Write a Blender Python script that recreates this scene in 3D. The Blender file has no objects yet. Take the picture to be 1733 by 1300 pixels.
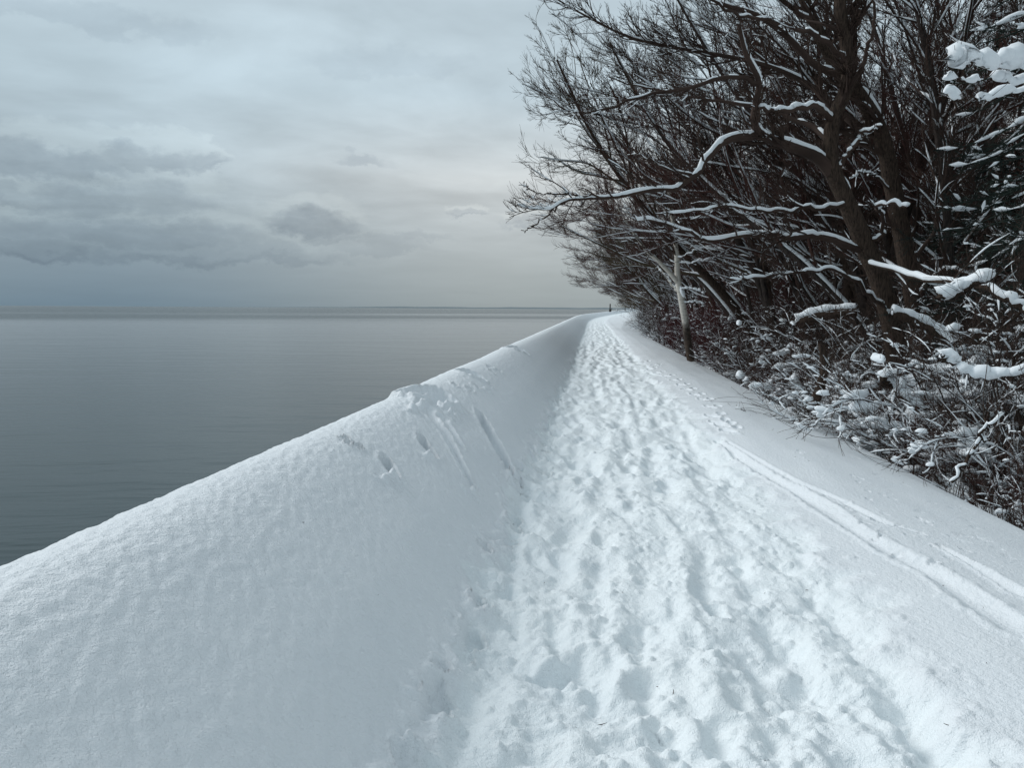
import bpy, math, random
import numpy as np

S = bpy.context.scene
COL = S.collection
R = math.radians

# ------------------------------------------------------------------ camera
CAM = np.array([0.0, 0.0, 1.6]); F = 1300.0; CX, CY = 866.5, 650.0
YAW, PITCH, ROLL = R(5.9), R(5.62), 0.0058
_f = np.array([-math.sin(YAW)*math.cos(PITCH), math.cos(YAW)*math.cos(PITCH), -math.sin(PITCH)])
_r = np.array([math.cos(YAW), math.sin(YAW), 0.0]); _u = np.cross(_r, _f)
_r, _u = _r*math.cos(ROLL)+_u*math.sin(ROLL), _u*math.cos(ROLL)-_r*math.sin(ROLL)
cd = bpy.data.cameras.new('camera'); cam = bpy.data.objects.new('camera', cd); COL.objects.link(cam)
cd.sensor_width = 36; cd.lens = 36*F/1733; cd.clip_start = 0.05; cd.clip_end = 80000
from mathutils import Matrix, Vector
cam.matrix_world = Matrix(((_r[0], _u[0], -_f[0], CAM[0]), (_r[1], _u[1], -_f[1], CAM[1]), (_r[2], _u[2], -_f[2], CAM[2]), (0, 0, 0, 1)))
S.camera = cam
def ray(px, py):
    d = _f + (px-CX)/F*_r + (CY-py)/F*_u
    return d/np.linalg.norm(d)
def at(px, py, Y):
    """surveyed point: the place seen at photo pixel px,py and standing Y metres down the path"""
    d = ray(px, py); return CAM + d*(Y/d[1])

# ------------------------------------------------------------------ sky and sun
SUN_EL, SUN_AZ = R(37), R(-72)        # azimuth from +Y, negative = over the water
W = bpy.data.worlds.new("World"); S.world = W; W.use_nodes = True
nt = W.node_tree; nt.nodes.clear()
class G:
    def __init__(s, nt): s.nt = nt
    def n(s, t, **k):
        x = s.nt.nodes.new(t)
        for a, b in k.items(): setattr(x, a, b)
        return x
    def l(s, a, b): s.nt.links.new(a, b)
    def put(s, sock, v):
        if isinstance(v, bpy.types.NodeSocket): s.nt.links.new(v, sock)
        else: sock.default_value = v
    def m(s, op, a, b=None, c=None, clamp=False):
        x = s.n('ShaderNodeMath', operation=op); x.use_clamp = clamp
        s.put(x.inputs[0], a)
        if b is not None: s.put(x.inputs[1], b)
        if c is not None: s.put(x.inputs[2], c)
        return x.outputs[0]
    def mr(s, v, a, b, c=0.0, d=1.0, mode='SMOOTHSTEP'):
        x = s.n('ShaderNodeMapRange', interpolation_type=mode)
        s.put(x.inputs['Value'], v)
        for nme, q in (('From Min', a), ('From Max', b), ('To Min', c), ('To Max', d)): s.put(x.inputs[nme], q)
        return x.outputs['Result']
    def ramp(s, v, pts, interp='LINEAR'):
        x = s.n('ShaderNodeValToRGB'); x.color_ramp.interpolation = interp
        e = x.color_ramp.elements
        while len(e) < len(pts): e.new(0.5)
        for i, (p, c) in enumerate(pts): e[i].position = p; e[i].color = (*c, 1)
        s.put(x.inputs[0], v); return x.outputs[0]
    def mix(s, f, a, b, t='MIX'):
        x = s.n('ShaderNodeMix', data_type='RGBA', blend_type=t)
        s.put(x.inputs['Factor'], f); s.put(x.inputs[6], a); s.put(x.inputs[7], b); return x.outputs[2]
    def xyz(s, x, y, z):
        c = s.n('ShaderNodeCombineXYZ')
        for i, v in enumerate((x, y, z)): s.put(c.inputs[i], v)
        return c.outputs[0]
    def noise(s, vec, scale, detail=4, rough=0.5, dist=0.0):
        x = s.n('ShaderNodeTexNoise'); x.inputs['Scale'].default_value = scale; x.inputs['Detail'].default_value = detail
        x.inputs['Roughness'].default_value = rough; x.inputs['Distortion'].default_value = dist
        if vec is not None: s.l(vec, x.inputs['Vector'])
        return x.outputs['Fac']
g = G(nt)
tc = g.n('ShaderNodeTexCoord').outputs['Generated']
sp = g.n('ShaderNodeSeparateXYZ'); g.l(tc, sp.inputs[0]); X, Y, Z = sp.outputs
el = g.m('MULTIPLY', g.m('ARCSINE', Z), 180/math.pi)
az = g.m('MULTIPLY', g.m('ARCTAN2', X, Y), 180/math.pi)
Zc = g.m('MAXIMUM', Z, 0.0)
zz = g.m('ADD', Zc, 0.10)
plane = g.xyz(g.m('DIVIDE', X, zz), g.m('DIVIDE', Y, zz), 0.0)
e01 = g.m('DIVIDE', el, 60.0, clamp=True)
colL = g.ramp(e01, [(0, (.158, .236, .300)), (.045, (.225, .30, .36)), (.10, (.345, .43, .48)), (.17, (.44, .54, .60)), (.26, (.53, .655, .73)), (.40, (.53, .64, .71)), (1, (.47, .55, .60))])
colR = g.ramp(e01, [(0, (.33, .375, .385)), (.045, (.41, .455, .465)), (.10, (.52, .565, .58)), (.155, (.635, .675, .685)), (.25, (.56, .67, .735)), (.40, (.53, .64, .71)), (1, (.47, .55, .60))])
fz = g.mr(az, -36.0, -4.0)
base = g.mix(fz, colL, colR)
# overcast layers seen in perspective
n1 = g.noise(plane, 1.1, 6, 0.52, 0.4)
n2 = g.noise(plane, 3.6, 5, 0.5, 0.2)
lay = g.m('ADD', g.mr(n1, .28, .72, -.15, .10), g.mr(n2, .3, .7, -.035, .035))
lowfade = g.mr(el, 1.5, 9.0, 0.15, 1.0)
lay = g.m('ADD', 1.0, g.m('MULTIPLY', lay, lowfade))
# sky out of view on the right is dimmed to darken the drift face
dim_right = g.m('MULTIPLY', g.mr(az, 32, 85), g.mr(el, 70, 25))
lay = g.m('MULTIPLY', lay, g.m('SUBTRACT', 1.0, g.m('MULTIPLY', dim_right, .25)))
# banks of darker low cloud: (azimuth, elevation, half width, half height, strength)
def azel(px, py):
    d = ray(px, py); return math.degrees(math.atan2(d[0], d[1])), math.degrees(math.asin(d[2]))
azs = g.xyz(g.m('MULTIPLY', az, 0.085), g.m('MULTIPLY', el, 0.13), 0.0)
wx = g.m('MULTIPLY', g.m('SUBTRACT', g.noise(azs, 3.2, 6, .60), .5), 6.0)
azs2 = g.xyz(g.m('MULTIPLY', az, 0.09), g.m('MULTIPLY', el, 0.14), 7.3)
wy = g.m('MULTIPLY', g.m('SUBTRACT', g.noise(azs2, 4.0, 6, .62), .5), 3.6)
azd = g.m('ADD', az, wx); eld = g.m('ADD', el, wy)
total = None; rim = None
for px, py, rx, ry, st in [(70, 278, 150, 26, .30), (250, 272, 95, 20, .26), (338, 280, 46, 16, .24), (135, 345, 95, 30, .30), (275, 345, 85, 30, .24),
                           (215, 402, 230, 26, .30), (60, 428, 80, 20, .28), (330, 430, 260, 22, .20), (528, 384, 88, 26, .34), (555, 402, 60, 16, .22),
                           (790, 365, 34, 10, .20), (610, 275, 46, 12, .16), (905, 385, 66, 13, .20), (670, 405, 110, 10, .12), (20, 330, 70, 16, .2), (640, 420, 90, 12, .12), (140, 30, 210, 18, .10), (650, 110, 160, 22, .07)]:
    a0, e0 = azel(px, py); rx = rx/F*180/math.pi*.95; ry = ry/F*180/math.pi
    dx = g.m('DIVIDE', g.m('SUBTRACT', azd, a0), rx); dy = g.m('DIVIDE', g.m('SUBTRACT', eld, e0), ry)
    # flat base, soft top
    dy = g.m('MULTIPLY', dy, g.mr(dy, -.2, .4, 1.25, .8))
    d2 = g.m('ADD', g.m('MULTIPLY', dx, dx), g.m('MULTIPLY', dy, dy))
    v = g.mr(d2, 1.35, .15, 0.0, st)
    total = v if total is None else g.m('MAXIMUM', total, v)
    if st > .18:
        dt = g.m('SUBTRACT', dy, .75); v = g.mr(g.m('ADD', g.m('MULTIPLY', dx, dx), g.m('MULTIPLY', dt, dt)), 1.5, .5, 0.0, .10); rim = v if rim is None else g.m('MAXIMUM', rim, v)
puff = g.mr(g.noise(azs, 7.0, 5, .6), .35, .65, .80, 1.0)
dark = g.m('SUBTRACT', g.m('ADD', 1.0, rim), g.m('MULTIPLY', g.m('MULTIPLY', total, .96), puff))
cloudc = g.mix(1.0, base, g.xyz(lay, lay, lay), 'MULTIPLY')
cloudc = g.mix(1.0, cloudc, g.xyz(g.m('POWER', dark, 1.08), dark, g.m('POWER', dark, .86)), 'MULTIPLY')
skyt = g.n('ShaderNodeTexSky'); skyt.sky_type = 'NISHITA'; skyt.sun_disc = False
skyt.sun_elevation = SUN_EL; skyt.sun_rotation = SUN_AZ
bgA = g.n('ShaderNodeBackground'); g.l(skyt.outputs[0], bgA.inputs[0]); bgA.inputs[1].default_value = 0.05
bgB = g.n('ShaderNodeBackground'); g.l(cloudc, bgB.inputs[0]); bgB.inputs[1].default_value = 0.84
mx = g.n('ShaderNodeMixShader'); mx.inputs[0].default_value = 0.97
g.l(bgA.outputs[0], mx.inputs[1]); g.l(bgB.outputs[0], mx.inputs[2])
wo = g.n('ShaderNodeOutputWorld'); g.l(mx.outputs[0], wo.inputs[0])
W.cycles.sampling_method = 'MANUAL'; W.cycles.sample_map_resolution = 512

sd = bpy.data.lights.new('sun', 'SUN'); sun = bpy.data.objects.new('sun', sd); COL.objects.link(sun)
sd.energy = 1.5; sd.angle = R(28); sd.color = (1.0, .99, .98)
sdir = Vector((math.sin(SUN_AZ)*math.cos(SUN_EL), math.cos(SUN_AZ)*math.cos(SUN_EL), math.sin(SUN_EL)))
sun.rotation_euler = sdir.to_track_quat('Z', 'Y').to_euler()
S.view_settings.view_transform = 'Standard'; S.view_settings.look = 'None'
S.view_settings.exposure = 0.25; S.view_settings.gamma = 1.0; S.view_settings.use_curve_mapping = False
S.cycles.max_bounces = 6; S.cycles.diffuse_bounces = 3; S.cycles.glossy_bounces = 3; S.cycles.transparent_max_bounces = 4
S.cycles.use_denoising = True

# ------------------------------------------------------------------ materials
def mat(name, rough=.8):
    m = bpy.data.materials.new(name); m.use_nodes = True
    b = m.node_tree.nodes['Principled BSDF']; b.inputs['Roughness'].default_value = rough
    b.inputs['Specular IOR Level'].default_value = .3
    return m, G(m.node_tree), b
def bump(q, b, h, strength, dist):
    x = q.n('ShaderNodeBump'); x.inputs['Strength'].default_value = strength; x.inputs['Distance'].default_value = dist
    q.l(h, x.inputs['Height']); q.l(x.outputs[0], b.inputs['Normal'])
def m_snow(name, fine=True):
    m, q, b = mat(name, .55)
    t = q.n('ShaderNodeTexCoord').outputs['Object']
    n = q.noise(t, 1.7, 4, .6)
    c = q.ramp(n, [(.3, (.815, .855, .885)), (.7, (.855, .89, .915))])
    if fine:      # churned snow gets a whiter base colour, partly to make up for dim light
        at_ = q.n('ShaderNodeAttribute', attribute_name='churned')
        c = q.mix(at_.outputs['Fac'], c, q.ramp(n, [(.3, (.87, .925, .95)), (.7, (.90, .95, .965))]))
    q.l(c, b.inputs['Base Color'])
    if fine:
        h = q.m('ADD', q.m('MULTIPLY', q.noise(t, 42, 3, .6), 1.0), q.m('MULTIPLY', q.noise(t, 170, 2, .6), .4))
        bump(q, b, h, .8, .016)
    else:
        bump(q, b, q.noise(t, 30, 3, .6), .4, .02)
    b.inputs['Specular IOR Level'].default_value = .2
    return m
def m_bark(name, c1, c2, sc=1.0, rough=.9):
    m, q, b = mat(name, rough)
    b.inputs['Specular IOR Level'].default_value = .15
    t = q.n('ShaderNodeTexCoord').outputs['Object']
    mp = q.n('ShaderNodeMapping'); mp.inputs['Scale'].default_value = (1, 1, .16); q.l(t, mp.inputs[0])
    n = q.noise(mp.outputs[0], 26*sc, 6, .65, .3)
    q.l(q.ramp(n, [(.34, c1), (.62, c2)]), b.inputs['Base Color'])
    bump(q, b, n, 1.0, .035)
    return m
def m_twig(name, c1, c2):
    m, q, b = mat(name, .8); b.inputs['Specular IOR Level'].default_value = .2
    t = q.n('ShaderNodeTexCoord').outputs['Object']
    q.l(q.ramp(q.noise(t, .9, 3, .6), [(.35, c1), (.65, c2)]), b.inputs['Base Color'])
    return m
SNOW = m_snow('path_snow'); SNOWB = m_snow('clinging_snow', False)
BARK = m_bark('willow_bark', (.016, .012, .010), (.082, .057, .043), 1.5)
BARK2 = m_bark('dark_bark', (.016, .013, .012), (.07, .055, .048))
TWIG = m_twig('dark_twig', (.036, .023, .018), (.066, .043, .034))
TWIGR = m_twig('reddish_twig', (.055, .026, .022), (.10, .048, .038))
TWIGY = m_twig('olive_twig', (.050, .038, .024), (.085, .066, .040))
REDSTEM = m_twig('red_stem', (.055, .017, .018), (.085, .026, .026))
NEEDLE = m_twig('spruce_needles', (.012, .020, .018), (.03, .042, .034))
def m_birch():
    m, q, b = mat('birch_bark', .75)
    t = q.n('ShaderNodeTexCoord').outputs['Object']
    mp = q.n('ShaderNodeMapping'); mp.inputs['Scale'].default_value = (1.4, 1.4, 9); q.l(t, mp.inputs[0])
    n = q.noise(mp.outputs[0], 3.2, 4, .7); n2 = q.noise(t, 5.5, 3, .6)
    s = q.n('ShaderNodeSeparateXYZ'); q.l(t, s.inputs[0])
    low = q.mr(q.m('ADD', s.outputs[2], q.m('MULTIPLY', n2, .8)), 1.15, 1.9)
    c = q.ramp(n, [(.34, (.05, .042, .036)), (.40, (.58, .54, .48)), (.7, (.74, .70, .63))])
    c = q.mix(low, q.ramp(n2, [(.4, (.03, .022, .017)), (.6, (.085, .06, .045))]), c)
    q.l(c, b.inputs['Base Color']); bump(q, b, n, .5, .01); return m
BIRCH = m_birch()

# ------------------------------------------------------------------ mesh helpers
def mesh(name, V, Q=None, T=None, smooth=True):
    me = bpy.data.meshes.new(name); V = np.asarray(V, np.float32)
    nq = 0 if Q is None else len(Q); ntr = 0 if T is None else len(T)
    idx = np.concatenate(([] if nq == 0 else [np.asarray(Q).ravel()]) + ([] if ntr == 0 else [np.asarray(T).ravel()])).astype(np.int32)
    me.vertices.add(len(V)); me.vertices.foreach_set('co', V.ravel())
    me.loops.add(len(idx)); me.loops.foreach_set('vertex_index', idx)
    me.polygons.add(nq+ntr)
    st = np.concatenate([np.arange(nq)*4, nq*4+np.arange(ntr)*3]).astype(np.int32)
    me.polygons.foreach_set('loop_start', st)
    me.polygons.foreach_set('use_smooth', np.full(nq+ntr, smooth))
    me.update(calc_edges=True)
    return me
def link(name, me, m=None, parent=None):
    o = bpy.data.objects.new(name, me); COL.objects.link(o)
    if m is not None: me.materials.append(m)
    if parent is not None: o.parent = parent
    return o
def empty(name, loc=(0, 0, 0)):
    o = bpy.data.objects.new(name, None); COL.objects.link(o); o.location = loc; o.empty_display_size = .2; return o
def tag(o, label, cat, group=None, kind=None):
    if kind: o['kind'] = kind
    if label: o['label'] = label
    if cat: o['category'] = cat
    if group: o['group'] = group
    return o
def copy_tree(src, loc, rz=0, sc=1.0):
    r = src.copy(); COL.objects.link(r); r.location = loc; r.rotation_euler = (0, 0, rz); r.scale = (sc, sc, sc)
    for ch in src.children:
        c = ch.copy(); COL.objects.link(c); c.parent = r
    return r

# ------------------------------------------------------------------ noise
def _h(ix, iy, seed):
    h = (ix.astype(np.int64)*374761393 + iy.astype(np.int64)*668265263 + seed*1442695041) & 0xffffffff
    h = ((h ^ (h >> 13))*1274126177) & 0xffffffff
    h = h ^ (h >> 16)
    return h.astype(np.float32)*np.float32(2*math.pi/4294967296.0)
def perlin(x, y, seed=0):
    x = np.asarray(x, np.float32); y = np.asarray(y, np.float32)
    x, y = np.broadcast_arrays(x, y)
    ix = np.floor(x); iy = np.floor(y); fx = x-ix; fy = y-iy; ix = ix.astype(np.int32); iy = iy.astype(np.int32)
    u = fx*fx*fx*(fx*(fx*6-15)+10); v = fy*fy*fy*(fy*(fy*6-15)+10)
    def gr(a, b, dx, dy):
        t = _h(ix+a, iy+b, seed); return np.cos(t)*dx+np.sin(t)*dy
    a = gr(0, 0, fx, fy); b = gr(1, 0, fx-1, fy); c = gr(0, 1, fx, fy-1); d = gr(1, 1, fx-1, fy-1)
    return (a+(b-a)*u + ((c+(d-c)*u)-(a+(b-a)*u))*v)*1.5
def fbm(x, y, seed=0, o=4, g_=.5):
    s = 0; a = 1
    for i in range(o):
        s = s+a*perlin(x, y, seed+i*17); x = x*2.03; y = y*2.03; a *= g_
    return s
def ss(a, b, x):
    t = np.clip((x-a)/(b-a), 0, 1); return t*t*(3-2*t)

# ------------------------------------------------------------------ snow ground
def shift(y):
    y = np.asarray(y, float); q = np.clip(y, 80, 250)
    return 11.0*((q-80)/170)**2 + np.clip(y-250, 0, None)*.1294
KU = np.array([-9, -3.3, -2.75, -2.45, -2.25, -2.08, -1.90, -1.70, -1.55, -1.35, -.97, -.80, -.68, -.58, 0, 1.6, 1.9, 2.3, 2.8, 3.3, 3.72, 4.02, 4.35, 4.85, 6, 9, 600])
KZ = np.array([-4.2, -3.6, -2.2, -.5, .34, .64, .765, .81, .78, .665, .375, .19, .06, .0, 0, 0, .03, .01, -.085, -.205, -.33, -.42, -.68, -.85, -.95, -.9, -.7])
_tu = np.arange(-9, 12, .01); _tz = np.interp(_tu, KU, KZ)
_k = np.exp(-.5*(np.arange(-30, 31)*.01/.07)**2); _k /= _k.sum()
_tz[40:-40] = np.convolve(_tz, _k, 'same')[40:-40]
def prof(u):
    return np.where(u < 11, np.interp(u, _tu, _tz), np.interp(u, KU, KZ))
def edge_w(y):                       # the bank widens beyond 55 m
    return 3.2*ss(55, 122, np.asarray(y, float))
def uin(x, y):
    u = x-shift(y); w = edge_w(y); s = 2.2
    return np.where(u > s, np.where(u > s+w, u-w, s+(u-s)*1e-3*0+np.clip(u-s, 0, None)*.02), u)
def rise(y): return 1.5*ss(150, 420, np.asarray(y, float))
def base_h(x, y):
    return prof(uin(x, y)) + rise(y)
def hit(px, py):
    d = ray(px, py); t = 1.0
    while t < 400:
        p = CAM+d*t
        if p[2] < float(base_h(p[0], p[1])): break
        t *= 1.004
    return p

U = np.concatenate([np.linspace(-9, -3.2, 8), np.linspace(-3.1, -2.45, 18), np.arange(-2.42, 2.7, .0115), np.arange(2.7, 4.4, .03), 4.4*1.085**np.arange(1, 62)])
YR = np.concatenate([np.linspace(-14, 1.3, 34), 1.4*1.0034**np.arange(0, int(math.log(300/1.4)/math.log(1.0034))), np.linspace(304, 900, 40)])
y2 = YR[:, None]+0*U[None]; u2 = U[None]+0*YR[:, None]
x2 = u2+shift(y2)
Hh = base_h(x2, y2).astype(np.float32)
near = (1-ss(70, 140, y2)).astype(np.float32)
# large soft unevenness of the untouched snow
Hh += (.016*fbm(u2*.9, y2*.30, 3, 3)*near*(.25+.75*ss(-.9, -.2, u2))*ss(-2.5, -1.0, u2+.15*y2)).astype(np.float32)
Hh += (.05*fbm(u2*.25, y2*.12, 9, 3)*ss(4.0, 6.0, u2)*3).astype(np.float32)
# crest ripple
Hh += (np.exp(-((u2+1.85)/.35)**2)*.012*fbm(y2*.35, u2*.5, 21, 3)*ss(4.5, 10, y2)).astype(np.float32)
# wind grain on the berm face
fa = (1-ss(9, 28, y2))
gr = (perlin(u2*24+y2*6, y2*10, 31)*.0050+perlin(u2*42+y2*9, y2*24, 32)*.0034+perlin(u2*9, y2*5, 33)*.0012)*fa
Hh += (gr*(.35+.65*ss(-.5, -.8, u2))).astype(np.float32)
Hh += (.007*(1-ss(20, 60, y2))*fbm(y2*5.5, u2*2, 71, 4)*ss(-1.78, -1.95, u2)*ss(-2.7, -2.3, u2)).astype(np.float32)
# trampled strip
nb = .11*fbm(y2*1.5, u2*1.2, 41, 4)+.05*perlin(y2*6, u2*5, 45)
left = -.62+.0*y2; right = 1.52-.0*y2
T = ss(left-.035, left+.035, u2+nb)*(1-ss(right-.10, right+.12, u2+1.4*nb))
Hh += (-.055*T*near-.02*T*(1-near)).astype(np.float32)
# footsteps
rg = np.random.default_rng(5)
cols = np.arange(len(U))
def stamp(uc, yc, a, b, ang, depth, rim=.016, warp=.25, lift=None):
    r = max(a, b)*1.6+.03
    i0, i1 = np.searchsorted(YR, (yc-r, yc+r)); j0, j1 = np.searchsorted(U, (uc-r, uc+r))
    if i1-i0 < 2 or j1-j0 < 2: return
    yy = YR[i0:i1, None]-yc; uu = U[None, j0:j1]-uc
    ca, sa = math.cos(ang), math.sin(ang)
    p = (ca*yy+sa*uu)/a; q = (-sa*yy+ca*uu)/b
    d = np.sqrt(p*p+q*q)
    if warp: d = d*(1+warp*perlin(uu*9+uc*31, yy*9+yc*17, 7))
    w = 1-ss(.72, 1.12, d)
    blk = Hh[i0:i1, j0:j1]
    fl = blk-depth
    Hh[i0:i1, j0:j1] = blk*(1-w)+fl*w+rim*np.exp(-((d-1.22)/.2)**2)
def prints():
    for lane, stp in ((-.44, .55), (-.20, .36), (.10, .33), (.42, .36), (.74, .34), (1.04, .36), (1.30, .42)):
        y = 1.2+rg.random()
        while y < 95:
            uc = lane+.06*math.sin(y*.55+lane*9)+rg.normal(0, .045)
            if rg.random() < .86:
                stamp(uc, y, rg.uniform(.16, .34), rg.uniform(.075, .135), rg.normal(-.05, .13), rg.uniform(.014, .046), rg.uniform(.002, .008), .5)
            y += stp*rg.uniform(.75, 1.3)*max(1, y/30)
prints()
def blur(A, n):
    for _ in range(n):
        A[1:-1] = (A[:-2]+2*A[1:-1]+A[2:])/4; A[:, 1:-1] = (A[:, :-2]+2*A[:, 1:-1]+A[:, 2:])/4
    return A
Bl = blur(Hh.copy(), 9); Hh = (Hh*(1-T)+Bl*T).astype(np.float32)
for k in range(300):      # the newest steps stay crisp
    yc = 1.6*math.exp(rg.random()*2.4); stamp(rg.uniform(-.5, 1.4), yc, rg.uniform(.10, .17), rg.uniform(.05, .075), rg.normal(-.05, .35), rg.uniform(.012, .036), rg.uniform(.004, .012), .6)
# drag ridges running along the walk
wv = .5*perlin(y2*.55, u2*.8, 52)+.15*perlin(y2*1.7, u2*2, 57)
rd = np.abs(perlin(u2*2.4+wv, y2*.16, 51))
Hh += (T*near*(.072*(.28-rd))).astype(np.float32)
rd = np.abs(perlin(u2*4.8+1.2*wv, y2*.45, 53)); Hh += (T*near*(.040*(.3-rd))).astype(np.float32)
# large soft heaves
nr = near*T
Hh += (nr*.024*fbm(u2*2.6, y2*1.6, 61, 3)).astype(np.float32)
Bl = blur(Hh.copy(), 6); Hh = (Hh*(1-T)+Bl*T*.98+Bl*0+Hh*T*.02).astype(np.float32)
cr = perlin(u2*11, y2*8, 64)+.5*perlin(u2*19, y2*15, 67); Hh += (nr*.013*np.clip(cr, 0, 1)*(1-ss(14, 30, y2))).astype(np.float32)
cr = perlin(u2*30, y2*26, 65)*np.clip(.4+1.5*perlin(u2*3, y2*2, 66), 0, 1); Hh += (nr*.012*np.clip(cr, 0, 1)*(1-ss(5, 11, y2))).astype(np.float32)
# loose lumps
def lump(uc, yc, r, h):
    i0, i1 = np.searchsorted(YR, (yc-r, yc+r)); j0, j1 = np.searchsorted(U, (uc-r, uc+r))
    if i1-i0 < 2 or j1-j0 < 2: return
    d = ((YR[i0:i1, None]-yc)**2+(U[None, j0:j1]-uc)**2)/(r*r)
    Hh[i0:i1, j0:j1] += (h*np.sqrt(np.clip(1-d, 0, 1))).astype(np.float32)
for k in range(3600):
    yc = 1.8*math.exp(rg.random()*2.1); 
    uc = rg.uniform(-.55, 1.7) if rg.random() < .8 else (rg.normal(-.6, .06) if rg.random() < .7 else rg.normal(1.5, .08))
    r = rg.uniform(.008, .03)*(1 if rg.random() < .9 else 1.6); lump(uc, yc, r, r*rg.uniform(.3, .7)*(1 if uc < 1.45 else .5))
# torn-off lip where the drift was undercut
y = 1.8
while y < 24:
    stamp(-.60+rg.normal(0, .05), y, rg.uniform(.05, .17), rg.uniform(.03, .07), rg.normal(0, .5), rg.uniform(.015, .05), .016, .5)
    y += rg.uniform(.1, .45)
# hollows and slides in the drift: photo points -> places on the snow
def pu(px, py):
    p = hit(px, py); return p[0]-float(shift(p[1])), p[1]
def groove(pts, w, depth, rim=.01, soft=.4):
    P = np.array([pu(*p) for p in pts]); 
    i0, i1 = np.searchsorted(YR, (P[:, 1].min()-.5, P[:, 1].max()+.5)); j0, j1 = np.searchsorted(U, (P[:, 0].min()-.5, P[:, 0].max()+.5))
    yy = YR[i0:i1, None]+0*U[None, j0:j1]; uu = U[None, j0:j1]+0*yy
    D = np.full(yy.shape, 9.0); E = np.zeros(yy.shape)
    n = len(P)-1; w = np.broadcast_to(w, (len(P),)); 
    for k in range(n):
        a, b = P[k], P[k+1]; ab = b-a; t = np.clip(((uu-a[0])*ab[0]+(yy-a[1])*ab[1])/(ab@ab), 0, 1)
        d = np.hypot(uu-a[0]-t*ab[0], yy-a[1]-t*ab[1])/(w[k]+(w[k+1]-w[k])*t)
        D = np.minimum(D, d)
    D = D*(1+.22*perlin(uu*14, yy*14, 88))
    prof_ = 1-ss(soft, 1.1, D)
    Hh[i0:i1, j0:j1] += (-depth*prof_+rim*np.exp(-((D-1.25)/.25)**2)).astype(np.float32)
groove([(652, 775), (658, 790), (665, 803)], (.035, .05, .04), .11, .012)
groove([(714, 742), (720, 756), (730, 768)], (.035, .055, .05), .11, .012)
groove([(812, 700), (824, 722), (840, 752), (852, 778), (862, 798)], (.05, .085, .10, .08, .04), .13, .015)
groove([(722, 690), (742, 718), (758, 742), (775, 775), (790, 805), (800, 826)], (.10, .07, .05, .045, .04, .03), .045, .012)
groove([(748, 706), (765, 732), (782, 757)], (.05, .05, .03), .03, .012)
groove([(698, 668), (720, 666), (742, 670)], (.14, .20, .16), .20, .055, .5)
for k in range(26):
    u_, y_ = pu(rg.uniform(690, 765), rg.uniform(668, 700)); lump(u_, y_, rg.uniform(.02, .05), rg.uniform(.015, .04))
groove([(735, 680), (750, 690)], (.10, .10), .06, .02)
groove([(786, 632), (800, 634), (812, 640)], (.10, .13, .08), .10, .03)
groove([(862, 589), (878, 591), (888, 597)], (.12, .16, .10), .12, .03)
for p in ((605, 757, .045), (583, 744, .04), (592, 752, .03), (834, 632, .06), (843, 628, .05), (795, 660, .07), (808, 656, .06), (770, 652, .06), (828, 622, .06), (862, 800, .06), (895, 780, .05), (877, 812, .06), (1008, 560, .2)):
    u_, y_ = pu(p[0], p[1]); stamp(u_, y_, p[2], p[2]*.7, .3, .05, .02, .5)
groove([(808, 1008), (812, 1020)], (.03, .035), .04, .01)
groove([(940, 1118), (965, 1128)], (.10, .09), .06, .01)
groove([(1208, 1018), (1218, 1032)], (.06, .05), .06, .01)
for (px, py, n_) in ((664, 808, 14), (732, 772, 14), (864, 802, 24), (802, 828, 14), (815, 655, 24), (760, 700, 26), (842, 760, 10), (880, 600, 10)):
    for k in range(n_):
        u_, y_ = pu(px+rg.normal(0, 9), py+abs(rg.normal(0, 7))); lump(u_, y_, rg.uniform(.012, .035), rg.uniform(.01, .028))
# side track and animal prints on the right-hand bank
groove([(1213, 742), (1262, 782), (1300, 802), (1352, 832), (1400, 862), (1455, 900), (1520, 938), (1590, 975), (1650, 1018), (1733, 1070)], (.04, .06, .08, .07, .10, .08, .11, .09, .12, .12), .042, .012, .1)
groove([(1230, 748), (1300, 790), (1350, 818), (1420, 846), (1500, 885), (1560, 903)], (.03, .04, .05, .04, .05, .02), .022, .006, .1)
groove([(1590, 925), (1660, 965), (1733, 1010)], (.03, .06, .08), .04, .014, .3)
u0, y0 = pu(1098, 624)
for (px, py) in [(1100, 624), (1112, 631), (1128, 637), (1140, 644), (1152, 652), (1163, 660), (1176, 668), (1190, 677), (1202, 690), (1206, 705), (1214, 716), (1222, 722), (1232, 730), (1090, 612), (1108, 618)]:
    u_, y_ = pu(px, py); stamp(u_, y_, .20, .07, -.25, .04, .014, .3); stamp(u_+.16, y_+.25, .14, .06, .1, .035, .012, .3)
for k in range(170):
    px, py = rg.uniform(1330, 1730), rg.uniform(690, 960)
    u_, y_ = pu(px, py)
    if 2.0 < u_ < 3.4: stamp(u_, y_, .02+.05*rg.random()**2, .02+.02*rg.random(), rg.uniform(-1, 1), .016, .007, .3)
ru = np.arange(len(U)); ni, nj = len(YR), len(U)
V = np.stack([x2, y2, Hh], -1).reshape(-1, 3)
ii, jj = np.meshgrid(np.arange(ni-1), np.arange(nj-1), indexing='ij'); a = (ii*nj+jj).ravel()
Qg = np.stack([a, a+1, a+nj+1, a+nj], -1)
gm = mesh('snow_ground', V, Qg)
ca = gm.attributes.new('churned', 'FLOAT', 'POINT'); ca.data.foreach_set('value', T.astype(np.float32).ravel())
go = link('snow_ground', gm, SNOW); tag(go, None, None, kind='structure')
def gz(x, y):
    """snow height by table"""
    u = x-float(shift(y)); i = min(len(YR)-1, max(0, int(np.searchsorted(YR, y)))); j = min(nj-1, int(np.searchsorted(U, u)))
    return float(Hh[i, j])

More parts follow.
